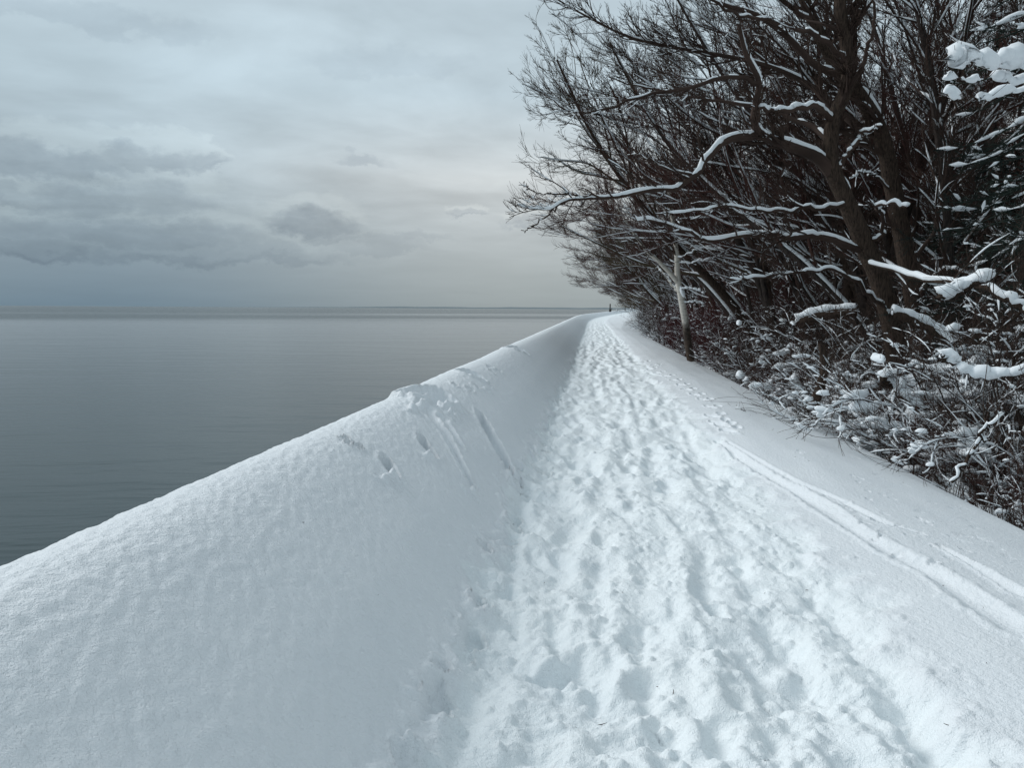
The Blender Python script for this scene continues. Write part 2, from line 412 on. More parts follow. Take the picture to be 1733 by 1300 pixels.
# ------------------------------------------------------------------ water, far shore
WZ = -1.75
def m_water():
    m, q, b = mat('lake_water', .06)
    b.inputs['Base Color'].default_value = (.010, .024, .026, 1); b.inputs['IOR'].default_value = 1.28
    b.inputs['Specular IOR Level'].default_value = .5
    t = q.n('ShaderNodeTexCoord').outputs['Object']
    s = q.n('ShaderNodeSeparateXYZ'); q.l(t, s.inputs[0])
    ca, sa = math.cos(R(9)), math.sin(R(9))
    xx = q.m('ADD', q.m('MULTIPLY', s.outputs[0], ca), q.m('MULTIPLY', s.outputs[1], sa))
    yy = q.m('SUBTRACT', q.m('MULTIPLY', s.outputs[1], ca), q.m('MULTIPLY', s.outputs[0], sa))
    v1 = q.xyz(q.m('MULTIPLY', xx, .33), yy, 0.0)
    a_ = q.noise(v1, .55, 4, .55, .5); c_ = q.noise(v1, 1.9, 3, .55, .3); d_ = q.noise(v1, .12, 3, .5)
    big = q.noise(q.xyz(q.m('MULTIPLY', xx, .0035), q.m('MULTIPLY', yy, .014), 0.0), 1.0, 3, .5)
    dist = q.m('SQRT', q.m('ADD', q.m('MULTIPLY', s.outputs[0], s.outputs[0]), q.m('MULTIPLY', s.outputs[1], s.outputs[1])))
    patch = q.noise(q.xyz(q.m('MULTIPLY', xx, .0016), q.m('MULTIPLY', yy, .006), 3.0), 1.0, 6, .62)
    ld = q.m('LOGARITHM', q.m('ADD', dist, 1.0), 10.0)
    windy = q.mr(q.m('ADD', ld, q.m('MULTIPLY', q.m('SUBTRACT', patch, .5), 2.6)), 2.15, 2.75)
    h = q.m('ADD', q.m('MULTIPLY', a_, .13), q.m('ADD', q.m('MULTIPLY', c_, .030), q.m('MULTIPLY', d_, .16)))
    h = q.m('MULTIPLY', h, q.m('ADD', .55, q.m('MULTIPLY', windy, 1.4)))
    bn = q.n('ShaderNodeBump'); bn.inputs['Strength'].default_value = 1.0; bn.inputs['Distance'].default_value = 1.0; q.l(h, bn.inputs['Height'])
    fr = q.n('ShaderNodeFresnel'); fr.inputs[0].default_value = 1.333; q.l(bn.outputs[0], fr.inputs['Normal'])
    body = q.n('ShaderNodeBsdfDiffuse'); body.inputs[0].default_value = (.016, .036, .040, 1)
    gl = q.n('ShaderNodeBsdfGlossy'); q.l(bn.outputs[0], gl.inputs['Normal']); q.l(q.m('ADD', .185, q.m('MULTIPLY', windy, .0)), gl.inputs['Roughness'])
    # in the ruffled water many wave faces turn to the viewer and show the water itself
    k_ = q.m('MULTIPLY', fr.outputs[0], q.m('SUBTRACT', 1.0, q.m('MULTIPLY', windy, .26)), clamp=True)
    mxs = q.n('ShaderNodeMixShader'); q.l(k_, mxs.inputs[0]); q.l(body.outputs[0], mxs.inputs[1]); q.l(gl.outputs[0], mxs.inputs[2])
    q.l(mxs.outputs[0], q.nt.nodes['Material Output'].inputs[0])
    return m
L = 30000.0
_g = 12*1.22**np.arange(0, 40); _g = np.append(_g[_g < L*.85], L)
xs = np.concatenate([-_g[::-1], [0], _g[:22]]); ys = np.concatenate([-_g[:18][::-1], [0], _g])
gx, gy = np.meshgrid(xs, ys, indexing='ij'); V = np.stack([gx, gy, np.full_like(gx, WZ)], -1).reshape(-1, 3)
n_ = len(ys); ii, jj = np.meshgrid(np.arange(len(xs)-1), np.arange(n_-1), indexing='ij'); a = (ii*n_+jj).ravel()
wo_ = link('water', mesh('water', V, np.stack([a, a+n_, a+n_+1, a+1], -1)), m_water()); tag(wo_, None, None, kind='structure')
# low wooded shore across the bay
fm, fq, fb = mat('hazy_far_shore', .95); fb.inputs['Base Color'].default_value = (.16, .20, .22, 1)  # distance haze is put into the colour: dark woods lightened to blue-grey
azr = np.radians(np.linspace(-34, 3.0, 420)); Dr = 9000.0
hh = 17+5*fbm(np.degrees(azr)*.30, 0*azr, 5, 3)+1.2*perlin(np.degrees(azr)*6, 0*azr, 8)
hh = np.clip(hh, 3, 90)*(.12+.88*ss(-26, -12, np.degrees(azr)))*ss(-34, -31, np.degrees(azr))
Vt = []
for rr, zf in ((Dr-250, -.5), (Dr, .75), (Dr+250, 1.0), (Dr+900, .8), (Dr+1500, -.5)):
    z = np.where(zf < 0, WZ-3, WZ+hh*zf); Vt.append(np.stack([np.sin(azr)*rr, np.cos(azr)*rr, z], -1))
V = np.stack(Vt, 1).reshape(-1, 3); ii, jj = np.meshgrid(np.arange(len(azr)-1), np.arange(4), indexing='ij'); a = (ii*5+jj).ravel()
fs = link('far_shore', mesh('far_shore', V, np.stack([a, a+5, a+6, a+1], -1)), fm); tag(fs, None, None, kind='structure')

# ------------------------------------------------------------------ branches and clinging snow
def nrm(v): return v/np.maximum(np.linalg.norm(v, axis=-1, keepdims=True), 1e-9)
UP = np.array([0, 0, 1.0])
class Geo:
    def __init__(s): s.V = []; s.Q = []; s.n = 0
    def add(s, V, Q): s.V.append(V.reshape(-1, 3)); s.Q.append(Q+s.n); s.n += len(s.V[-1])
    def obj(s, name, m, parent=None):
        if not s.V: return None
        return link(name, mesh(name, np.concatenate(s.V), np.concatenate(s.Q)), m, parent)
    def me(s, name, m):
        me = mesh(name, np.concatenate(s.V), np.concatenate(s.Q)); me.materials.append(m); return me
def frames(P):
    T = np.empty_like(P); T[:, 1:-1] = P[:, 2:]-P[:, :-2]; T[:, 0] = P[:, 1]-P[:, 0]; T[:, -1] = P[:, -1]-P[:, -2]
    T = nrm(T)
    ref = nrm(P[:, -1]-P[:, 0]); alt = np.where(np.abs(ref[:, 2:3]) < .8, np.array([[0, 0, 1.0]]), np.array([[1.0, 0, 0]]))
    n1 = nrm(np.cross(T, alt[:, None, :])); n2 = np.cross(T, n1)
    return T, n1, n2
def tube(G_, P, Rr, S_=4, lump_=0, rng=None, cap=False):
    P = np.asarray(P, float); Rr = np.asarray(Rr, float)
    if P.ndim == 2: P = P[None]; Rr = Rr[None]
    if cap:
        e = P[:, -1]-P[:, -2]; P = np.concatenate([P, P[:, -1:]+nrm(e)[:, None]*Rr[:, -1:, None]*.25], 1); Rr = np.concatenate([Rr, Rr[:, -1:]*.02], 1)
    B, N, _ = P.shape
    T, n1, n2 = frames(P)
    a = np.arange(S_)*2*math.pi/S_
    rad = Rr[:, :, None]*np.ones(S_)
    if lump_: rad = rad*(1+lump_*rng.normal(0, 1, rad.shape))
    V = P[:, :, None]+rad[..., None]*(np.cos(a)[None, None, :, None]*n1[:, :, None]+np.sin(a)[None, None, :, None]*n2[:, :, None])
    b, i, k = np.meshgrid(np.arange(B), np.arange(N-1), np.arange(S_), indexing='ij')
    o = b*N*S_; k2 = (k+1) % S_
    Q = np.stack([o+i*S_+k, o+i*S_+k2, o+(i+1)*S_+k2, o+(i+1)*S_+k], -1).reshape(-1, 4)
    G_.add(V, Q)
def snow_on(G_, P, Rr, rng, thick, cover=.7, S_=6, k=1.0, minup=.3, jit=.2):
    """a ridge of snow sitting on the upper side of each branch; gaps where it has fallen off"""
    P = np.asarray(P, float); Rr = np.asarray(Rr, float)
    if P.ndim == 2: P = P[None]; Rr = Rr[None]
    B, N, _ = P.shape
    T, _, _ = frames(P)
    upv = UP-T*T[..., 2:3]; am = np.linalg.norm(upv, axis=-1)
    upn = upv/np.maximum(am, 1e-6)[..., None]
    ph = rng.random((B, 1))*50; s = np.arange(N)[None]*k
    ns = .5+.5*np.sin(s*1.3+ph)*np.cos(s*.57+ph*1.7)+jit*rng.normal(0, 1, (B, N))
    msk = ss(1-cover-.25, 1-cover+.15, ns)*ss(minup, minup+.3, am)
    rs = (Rr*.56+thick*(.35+.8*ns.clip(0, 1)))*msk+1e-4
    off = Rr*.55*msk+rs*.40
    Pc = P+upn*off[..., None]
    endt = np.ones(N); endt[0] = .3; endt[-1] = .25
    tube(G_, Pc, rs*endt, S_)
def smooth_path(pts, n):
    pts = np.asarray(pts, float); k = len(pts)
    t = np.linspace(0, k-1, n); i = np.clip(t.astype(int), 0, k-2); f = (t-i)[:, None]
    p = lambda j: pts[np.clip(j, 0, k-1)]
    a, b, c, d = p(i-1), p(i), p(i+1), p(i+2)
    return .5*((2*b)+(-a+c)*f+(2*a-5*b+4*c-d)*f*f+(-a+3*b-3*c+d)*f**3)
def grow(rng, P, Rr, n, N, lo, hi, Lf, Lj, spread, wander, up, bias=(0, 0, 0), rf=.55, rmin=.003, taper=.25, byl=True, zmin=None, xmin=None):
    """n children off the parents P(B,M,3); returns child paths"""
    B, M, _ = P.shape
    seg = np.linalg.norm(np.diff(P, axis=1), axis=-1).sum(1)
    pr = seg/seg.sum() if byl else None
    pi = rng.choice(B, n, p=pr); t = lo+(hi-lo)*rng.random(n)**.85
    f = t*(M-1); i = np.clip(f.astype(int), 0, M-2); fr = (f-i)[:, None]
    p0 = P[pi, i]*(1-fr)+P[pi, i+1]*fr
    d = nrm(P[pi, i+1]-P[pi, i]); r0 = Rr[pi, i]*(1-fr[:, 0])+Rr[pi, i+1]*fr[:, 0]
    rv = nrm(np.cross(d, rng.normal(0, 1, (n, 3)))); an = rng.normal(spread, .18, n)[:, None]
    d = nrm(d*np.cos(an)+rv*np.sin(an)+np.asarray(bias)*.35)
    L = Lf*seg[pi]*(1-.55*t)*np.exp(rng.normal(0, Lj, n))
    out = np.empty((n, N, 3)); out[:, 0] = p0; st = (L/(N-1))[:, None]
    bz = np.asarray(bias)
    cur = rng.normal(0, wander, (n, 3))
    for k in range(1, N):
        cur = .6*cur+rng.normal(0, wander, (n, 3))*.6
        d = nrm(d+cur+UP*up+bz*.10); out[:, k] = out[:, k-1]+d*st
    if zmin is not None:
        keep = (out[..., 2] > zmin[0]+zmin[1]*np.maximum(0, zmin[2]-out[..., 0])).all(1); out = out[keep]; r0 = r0[keep]; n = len(out)
    if xmin is not None:
        keep = (out[..., 0] > xmin).all(1) & ((out[..., 2] > 2.75) | (out[..., 0] > .6)).all(1); out = out[keep]; r0 = r0[keep]; n = len(out)
    r = np.maximum(r0*rf, rmin)*np.exp(rng.normal(0, .12, n))
    RR = r[:, None]*(1-(1-taper)*np.linspace(0, 1, N))[None]; RR = np.maximum(RR, rmin*.7)
    return out, RR
def crown(rng, limbs, spec, mats, snow):
    """limbs (B,M,3) -> ordered levels; spec is a list of kwargs"""
    Gs = Geo(); Gn = Geo(); P, Rr = limbs
    lev = []
    for q, sp_ in enumerate(spec):
        sp_ = dict(sp_); sides = sp_.pop('sides'); sn = sp_.pop('snow', None); mixp = sp_.pop('mixp', False)
        C_, CR = grow(rng, P, Rr, **sp_)
        tube(Gs, C_, CR, sides)
        if sn:
            k = int(len(C_)*sn[0]); 
            if k: snow_on(Gn, C_[:k], CR[:k], rng, sn[1], sn[2], sn[3] if len(sn) > 3 else 5)
        P, Rr = C_, CR; lev.append((C_, CR))
    return Gs, Gn, lev

# generic leaning tree, built at the origin, leaning along -X
def leaning_tree(seed, H, lean, ntr=2, dens=1.0, snowy=.5, tmat=None, wmat=None, reach=1.0):
    rng = np.random.default_rng(seed)
    Gt = Geo(); Gn0 = Geo(); tr = []; rr = []
    for k in range(ntr):
        a = lean*(1-.35*k)+rng.normal(0, .07); r0 = .17*H/11*(1-.25*k); az_ = rng.normal(0, .25)+k*.5*(1 if k % 2 else -1)
        L = H*(1-.12*k)/math.cos(a*.8); M = 14; d = np.array([-math.sin(.15), 0, math.cos(.15)]); p = np.array([.25*k, .35*k*(-1)**k, -.4]); pts = [p]
        tgt = np.array([-math.sin(a)*math.cos(az_), math.sin(a)*math.sin(az_), math.cos(a)])
        c = rng.normal(0, .05, 3)
        for j in range(M-1):
            c = .7*c+rng.normal(0, .055, 3); d = nrm(d*.72+tgt*.28+c); p = p+d*L/(M-1); pts.append(p)
        pts = smooth_path(pts, 26); R_ = r0*(1-.85*np.linspace(0, 1, 26)**.9); R_[0] *= 1.35; R_[1] *= 1.12
        tube(Gt, pts, R_, 9, .035, rng); tr.append(pts); rr.append(R_)
        if snowy: snow_on(Gn0, smooth_path(pts, 60), np.interp(np.linspace(0, 1, 60), np.linspace(0, 1, 26), R_), rng, .022, .6+.5*snowy, 7, .4, .25)
    P, Rr = np.array(tr), np.array(rr)
    b = np.array([-.80, -.12, .16])*reach
    s0 = snowy
    zm = (3.7, .30, -6.0)
    L1 = grow(rng, P, Rr, int(26*ntr**.5*dens), 12, .22, .97, .42, .3, .85, .10, .04, b, .45, .014, .3, zmin=(3.0, .2, -1.0))
    L2 = grow(rng, *L1, int(230*dens), 10, .12, 1, .42, .3, .62, .13, .05, b*.5, .50, .008, .35, zmin=zm)
    L3 = grow(rng, *L2, int(1350*dens), 8, .1, 1, .46, .3, .55, .12, .06, b*.25, .55, .0055, .5, zmin=zm)
    L4 = grow(rng, *L3, int(7200*dens), 5, .1, 1, .50, .3, .5, .09, .07, b*.1, .7, .0045, .6, zmin=zm)
    Gc = Geo(); tube(Gc, *L1, 6); tube(Gc, *L2, 4); tube(Gc, *L3, 3); tube(Gc, *L4, 3)
    if snowy:
        snow_on(Gn0, *L1, rng, .024, .5+.4*snowy, 6, .6, .25, .10)
        low = L2[0][..., 2].mean(1) < 5.8; sel = rng.random(len(low)) < np.where(low, .38*snowy, .06); snow_on(Gn0, L2[0][sel], L2[1][sel], rng, .010, .6, 5, .8, .35)
        low = L3[0][..., 2].mean(1) < 5.0; sel = rng.random(len(low)) < np.where(low, .22*snowy, .0); snow_on(Gn0, L3[0][sel], L3[1][sel], rng, .007, .5, 4, .8, .5)
    return Gt, Gc, Gn0

def tree_obj(name, Gt, Gc, Gn, tm, wm, loc=(0, 0, 0)):
    e = empty(name, loc)
    Gt.obj('trunk', tm, e); Gc.obj('crown', wm, e)
    if Gn is not None and Gn.V: Gn.obj('snow_cover', SNOWB, e)
    return e

# ---- the two big willows by the path, surveyed limb by limb
def limb(Gt, Gn, rng, pts, r0, r1, n=26, S_=9, sn=(.03, .8), lumpy=.03, k=.5, jit=.08):
    """pts are (px, py, Y)"""
    P = smooth_path([at(*p) for p in pts], n); Rr = r0+(r1-r0)*np.linspace(0, 1, n)**.85
    if r0 < .09: P[1:-1] += rng.normal(0, .022, (n-2, 3))
    tube(Gt, P, Rr, S_, lumpy, rng)
    if sn:
        m_ = n*2; P2 = smooth_path(P, m_); snow_on(Gn, P2, np.interp(np.linspace(0, 1, m_), np.linspace(0, 1, n), Rr), rng, sn[0], sn[1], 10, k, .3, jit)
    return P, Rr
def big_willow(seed, trunk_pts, tr, limbs, dens, bias, label):
    rng = np.random.default_rng(seed); Gt = Geo(); Gc = Geo(); Gn = Geo(); LP = []; LR = []
    for pts, a, b in trunk_pts:
        P, Rr = limb(Gt, Gn, rng, pts, a, b, 40, 14, (.018, .75), .035, .35); LP.append(smooth_path(P[12:], 24)); LR.append(np.interp(np.linspace(.3, 1, 24), np.linspace(0, 1, 40), Rr))
    for pts, a, b, th, cov in limbs:
        P, Rr = limb(Gc, Gn, rng, pts, a, b, 26, 8, (th*.58, cov*1.02) if th else None); LP.append(smooth_path(P, 24)); LR.append(np.interp(np.linspace(0, 1, 24), np.linspace(0, 1, 26), Rr))
    P, Rr = np.array(LP), np.array(LR); b = np.array(bias)
    L2 = grow(rng, P, Rr, int(170*dens), 12, .22, .93, .17, .3, .7, .15, .05, b*.5, .45, .008, .3, xmin=-1.7)
    L3 = grow(rng, *L2, int(1050*dens), 9, .12, 1, .48, .3, .55, .12, .06, b*.25, .55, .005, .45, xmin=-1.7)
    L4 = grow(rng, *L3, int(4600*dens), 6, .1, 1, .55, .3, .5, .08, .07, b*.1, .7, .0037, .6, xmin=-1.7)
    tube(Gc, *L2, 5); tube(Gc, *L3, 3); tube(Gc, *L4, 3)
    k = int(len(L2[0])*.5); snow_on(Gn, L2[0][:k], L2[1][:k], rng, .009, .6, 5, .8, .4); k = int(len(L3[0])*.22); snow_on(Gn, L3[0][:k], L3[1][:k], rng, .006, .6, 4, .8, .6)
    e = tree_obj('willow_tree', Gt, Gc, Gn, BARK, TWIG); tag(e, label, 'tree')
    # put the empty at the trunk's foot
    foot = at(*trunk_pts[0][0][0]); e.location = foot
    for c in e.children: c.matrix_parent_inverse = Matrix.Translation(-Vector(foot))
    return e
YA = 16.5
big_willow(11,
  [([(1527, 690, YA), (1520, 620, YA), (1512, 560, YA), (1490, 480, YA), (1462, 410, YA-.1), (1432, 340, YA-.2), (1408, 285, YA-.3), (1406, 235, YA-.3), (1412, 195, YA-.4), (1432, 150, YA-.5), (1434, 90, YA-.5), (1424, 30, YA-.6), (1418, -40, YA-.7), (1400, -130, YA-.9)], .235, .09)],
  None,
  [([(1405, 290, YA-.3), (1385, 268, YA-.5), (1350, 252, YA-.8), (1315, 240, YA-1), (1288, 228, YA-1.2), (1276, 205, YA-1.3), (1280, 170, YA-1.4), (1284, 135, YA-1.5), (1262, 90, YA-1.7), (1250, 40, YA-1.9)], .13, .035, .045, .95),
   ([(1278, 228, YA-1.2), (1250, 233, YA-1.3), (1222, 240, YA-1.5), (1205, 262, YA-1.6), (1178, 292, YA-1.8), (1150, 318, YA-2), (1110, 324, YA-2.2), (1060, 330, YA-2.5), (1010, 337, YA-2.7), (968, 340, YA-2.9), (935, 350, YA-3.1), (900, 352, YA-3.2), (875, 346, YA-3.3)], .085, .008, .035, .9),
   ([(955, 341, YA-2.9), (930, 362, YA-3.1), (900, 382, YA-3.2), (885, 390, YA-3.3)], .02, .006, 0, .3),
   ([(1020, 336, YA-2.7), (960, 328, YA-2.9), (910, 326, YA-3.1), (885, 310, YA-3.3)], .02, .005, 0, .3),
   ([(1284, 182, YA-1.4), (1310, 187, YA-1.3), (1345, 184, YA-1.1), (1380, 180, YA-.9), (1402, 200, YA-.5), (1410, 205, YA-.4)], .035, .07, .05, 1.0),
   ([(1478, 428, YA), (1440, 418, YA-.2), (1400, 402, YA-.4), (1370, 398, YA-.6), (1335, 406, YA-.8), (1310, 400, YA-1), (1270, 398, YA-1.2), (1220, 405, YA-1.5), (1180, 398, YA-1.8), (1140, 384, YA-2), (1100, 372, YA-2.3), (1072, 364, YA-2.5)], .085, .016, .045, 1.0),
   ([(1432, 345, YA-.2), (1400, 352, YA-.6), (1350, 355, YA-1), (1290, 358, YA-1.4), (1230, 350, YA-1.8), (1180, 356, YA-2), (1110, 362, YA-2.3)], .05, .012, .035, .95),
   ([(1420, 285, YA-.3), (1436, 262, YA-.5), (1452, 236, YA-.6), (1470, 220, YA-.8), (1492, 214, YA-1)], .045, .03, .04, .95),
   ([(1432, 150, YA-.5), (1455, 120, YA-.8), (1470, 80, YA-1), (1480, 40, YA-1.2), (1476, -20, YA-1.4)], .06, .02, .02, .5),
   ([(1434, 110, YA-.5), (1400, 70, YA-1), (1360, 50, YA-1.4), (1300, 35, YA-1.8), (1240, 20, YA-2.2), (1180, -20, YA-2.5)], .06, .02, .02, .5),
   ([(1410, 245, YA-.3), (1370, 215, YA+.3), (1320, 190, YA+.6), (1250, 175, YA+.8), (1170, 165, YA+.8), (1100, 150, YA+.6), (1030, 130, YA+.2)], .07, .012, .015, .4),
   ([(1284, 140, YA-1.5), (1230, 130, YA-1.6), (1160, 150, YA-1.8), (1090, 160, YA-2), (1010, 190, YA-2.2), (960, 185, YA-2.4), (920, 160, YA-2.6)], .05, .008, .012, .35),
   ([(1462, 410, YA), (1490, 400, YA-.4), (1495, 370, YA-.8), (1480, 350, YA-1.1), (1510, 345, YA-1.4), (1535, 350, YA-1.6)], .04, .03, .05, 1.0),
   ([(1505, 520, YA), (1470, 500, YA-.5), (1440, 470, YA-1), (1390, 455, YA-1.4), (1330, 462, YA-1.8), (1270, 470, YA-2.1), (1235, 472, YA-2.3)], .05, .014, .035, .9)],
  1.15, (-.85, -.15, .12), 'gnarled dark willow nearest the path, its long snow-lined limbs reaching out over the water')
YB = 18.5
big_willow(12,
  [([(1585, 690, YB), (1572, 620, YB), (1558, 560, YB), (1545, 490, YB), (1527, 400, YB), (1510, 310, YB), (1492, 230, YB-.2), (1458, 165, YB-.4), (1420, 120, YB-.6), (1388, 60, YB-.8), (1362, 0, YB-1), (1335, -80, YB-1.3)], .27, .10)],
  None,
  [([(1545, 440, YB-.1), (1575, 400, YB-.5), (1590, 360, YB-.8), (1600, 300, YB-1), (1612, 230, YB-1.1), (1615, 160, YB-1.2)], .05, .02, .02, .5),
   ([(1420, 125, YB-.6), (1380, 110, YB-.9), (1330, 60, YB-1.3), (1280, 25, YB-1.6), (1220, 5, YB-2), (1150, -30, YB-2.2)], .09, .03, .02, .5),
   ([(1492, 235, YB-.2), (1440, 205, YB-.1), (1380, 150, YB+.3), (1310, 115, YB+.5), (1230, 95, YB+.5), (1140, 80, YB+.4), (1060, 60, YB), (980, 20, YB-.3), (930, -10, YB-.5)], .09, .014, .02, .5),
   ([(1388, 60, YB-.8), (1350, 20, YB-1.2), (1290, -20, YB-1.6), (1200, -40, YB-2), (1100, -50, YB-2.3)], .07, .02, .02, .4),
   ([(1510, 320, YB), (1480, 300, YB-.6), (1460, 290, YB-1), (1440, 300, YB-1.3)], .03, .012, .03, .9),
   ([(1548, 510, YB), (1580, 470, YB-.6), (1610, 455, YB-1), (1640, 470, YB-1.4), (1690, 500, YB-1.8)], .06, .03, .04, .9)],
  .75, (-.7, -.1, .2), 'thick ridged willow trunk just behind the nearest one, snow down its right side')

# ---- leaning willows and maples of the front rows
protos = []
for k, (H, lean, ntr, dens, sn, wm) in enumerate([(12, .62, 2, 1.0, .75, TWIG), (13, .50, 3, 1.05, .5, TWIG), (10.5, .72, 2, .95, .85, TWIGR), (12.5, .42, 2, 1.1, .35, TWIGY), (9, .66, 3, .9, .8, TWIGR)]):
    Gt, Gc, Gn = leaning_tree(100+k, H, lean, ntr, dens, sn)
    protos.append([Gt.me('trunk', BARK if k % 2 else BARK2), Gc.me('crown', wm), Gn.me('snow_cover', SNOWB)])
def inst(name, pm, loc, rz, sc, names=('trunk', 'crown', 'snow_cover')):
    e = empty(name, loc); e.rotation_euler = (0, 0, rz); e.scale = (sc, sc, sc)
    for nme, me in zip(names, pm):
        if me is None: continue
        o = bpy.data.objects.new(nme, me); COL.objects.link(o); o.parent = e
    return e
rg = np.random.default_rng(77)
def ground_at(x, y): return gz(x, y)-.05
front = [  # u, y, proto, turn, scale, label
 (8.2, 21.8, 2, .1, 1.0, 'low leaning willow with snow-lined trunks just left of the nearest big willow'),
 (8.3, 22.6, 0, -.1, 1.12, 'tall leaning willow whose fine twigs make the upper left outline of the crowns'),
 (8.4, 25.8, 4, .0, 1.0, 'short three-stemmed willow leaning out behind the lowest snowy limbs'),
 (8.6, 25.0, 1, .0, 1.15, 'three-stemmed tree standing tall behind the two big willows'),
 (6.6, 27.0, 0, .2, 1.05, 'leaning double-trunked tree just right of the white birch'),
 (6.6, 32.0, 2, -.1, .9, 'stooping tree behind the white birch, twigs drooping toward the path'),
 (7.0, 30.5, 3, .1, 1.1, 'olive-twigged tree arching over the birch'),
 (8.0, 37.0, 4, .0, .9, 'snowy leaning tree second behind the birch'),
 (6.8, 41.5, 1, -.1, .95, 'bare tree leaning out over the bend of the path, nearer than its neighbours'),
]
for u_, y_, k, tz, sc, lb in front:
    e = inst('leaning_tree', protos[k], (u_+float(shift(y_)), y_, ground_at(u_, y_)), tz, sc); tag(e, lb, 'tree')
y = 45.0; n = 0
while y < 150:
    k = int(rg.integers(0, 5)); u_ = 6.1+float(edge_w(y))+rg.uniform(-.4, 1.4)+(1.6 if k in (2, 4) else 0); x = u_+float(shift(y))
    e = inst('leaning_tree', protos[k], (x, y, ground_at(x, y)+float(rise(y))*0), rg.normal(0, .25), rg.uniform(.72, .98)*(1-.12*ss(60, 120, y)))
    tag(e, 'bare leaning tree in the far row along the path edge', 'tree', 'far row of leaning trees along the path'); y += rg.uniform(3.0, 5.5); n += 1
while y < 330:
    x = float(shift(y))+9.5+rg.uniform(-.5, 3)-(y-150)*.03; k = int(rg.integers(0, 5))
    e = inst('leaning_tree', protos[k], (x, y, gz(x, y)), rg.normal(0, .4), rg.uniform(.6, .85))
    tag(e, 'bare leaning tree in the far row along the path edge', 'tree', 'far row of leaning trees along the path'); y += rg.uniform(7, 12)

# ---- white birch at the bank's edge
def birch():
    rng = np.random.default_rng(3); Yb = 29.0; Gt = Geo(); Gc = Geo(); Gn = Geo(); LP = []; LR = []
    P, Rr = limb(Gt, Gn, rng, [(1170, 612, Yb), (1165, 585, Yb), (1160, 545, Yb), (1153, 505, Yb), (1147, 470, Yb), (1146, 440, Yb), (1142, 400, Yb+.2), (1136, 350, Yb+.4), (1130, 300, Yb+.5)], .155, .07, 40, 12, None, .015)
    LP.append(P[14:38]); LR.append(Rr[14:38])
    foot = at(1168, 600, Yb)
    P, Rr = limb(Gt, Gn, rng, [(1147, 478, Yb), (1130, 458, Yb-.3), (1112, 440, Yb-.5), (1095, 425, Yb-.7), (1080, 405, Yb-.9), (1066, 385, Yb-1.1), (1045, 350, Yb-1.2)], .095, .03, 30, 9, (.015, .4), .02)
    LP.append(smooth_path(P, 24)); LR.append(Rr[:24])
    P, Rr = limb(Gt, Gn, rng, [(1146, 492, Yb+.2), (1136, 480, Yb+.4), (1125, 465, Yb+.6), (1112, 452, Yb+.8)], .05, .02, 24, 7, (.02, .6)); LP.append(P); LR.append(Rr)
    for pts in ([(1150, 490, Yb), (1160, 488, Yb-.3), (1178, 490, Yb-.6), (1192, 496, Yb-.8)], [(1157, 513, Yb), (1166, 512, Yb-.2), (1180, 510, Yb-.5), (1190, 515, Yb-.7)], [(1147, 445, Yb), (1165, 446, Yb-.3), (1190, 440, Yb-.8), (1220, 433, Yb-1.2)], [(1147, 438, Yb), (1175, 425, Yb-.6), (1200, 418, Yb-1), (1235, 426, Yb-1.5)]):
        P, Rr = limb(Gc, Gn, rng, pts, .03, .012, 24, 6, (.035, .95)); LP.append(P); LR.append(Rr)
    # snow pocket in the forks
    P, Rr = np.array(LP), np.array(LR)
    L2 = grow(rng, P, Rr, 60, 9, .3, 1, .35, .3, .7, .1, .02, (-.4, 0, .1), .4, .008); L3 = grow(rng, *L2, 350, 7, .1, 1, .45, .3, .5, .09, -.01, (0, 0, 0), .5, .005); L4 = grow(rng, *L3, 1300, 5, .1, 1, .5, .3, .5, .08, -.03, (0, 0, 0), .7, .004)
    tube(Gc, *L2, 4); tube(Gc, *L3, 3); tube(Gc, *L4, 3); snow_on(Gn, *L2, rng, .014, .5, 5)
    tube(Gn, smooth_path([at(1151, 484, Yb-.1), at(1155, 494, Yb-.14), at(1158, 503, Yb-.14)], 8), np.array([.02, .04, .06, .08, .08, .07, .05, .02]), 8, .05, rng)
    e = tree_obj('birch_tree', Gt, Gc, Gn, BIRCH, TWIG); tag(e, 'slender white-barked birch with dark foot, alone at the edge of the snowy path', 'tree')
    e.location = foot
    for c in e.children: c.matrix_parent_inverse = Matrix.Translation(-Vector(foot))
birch()

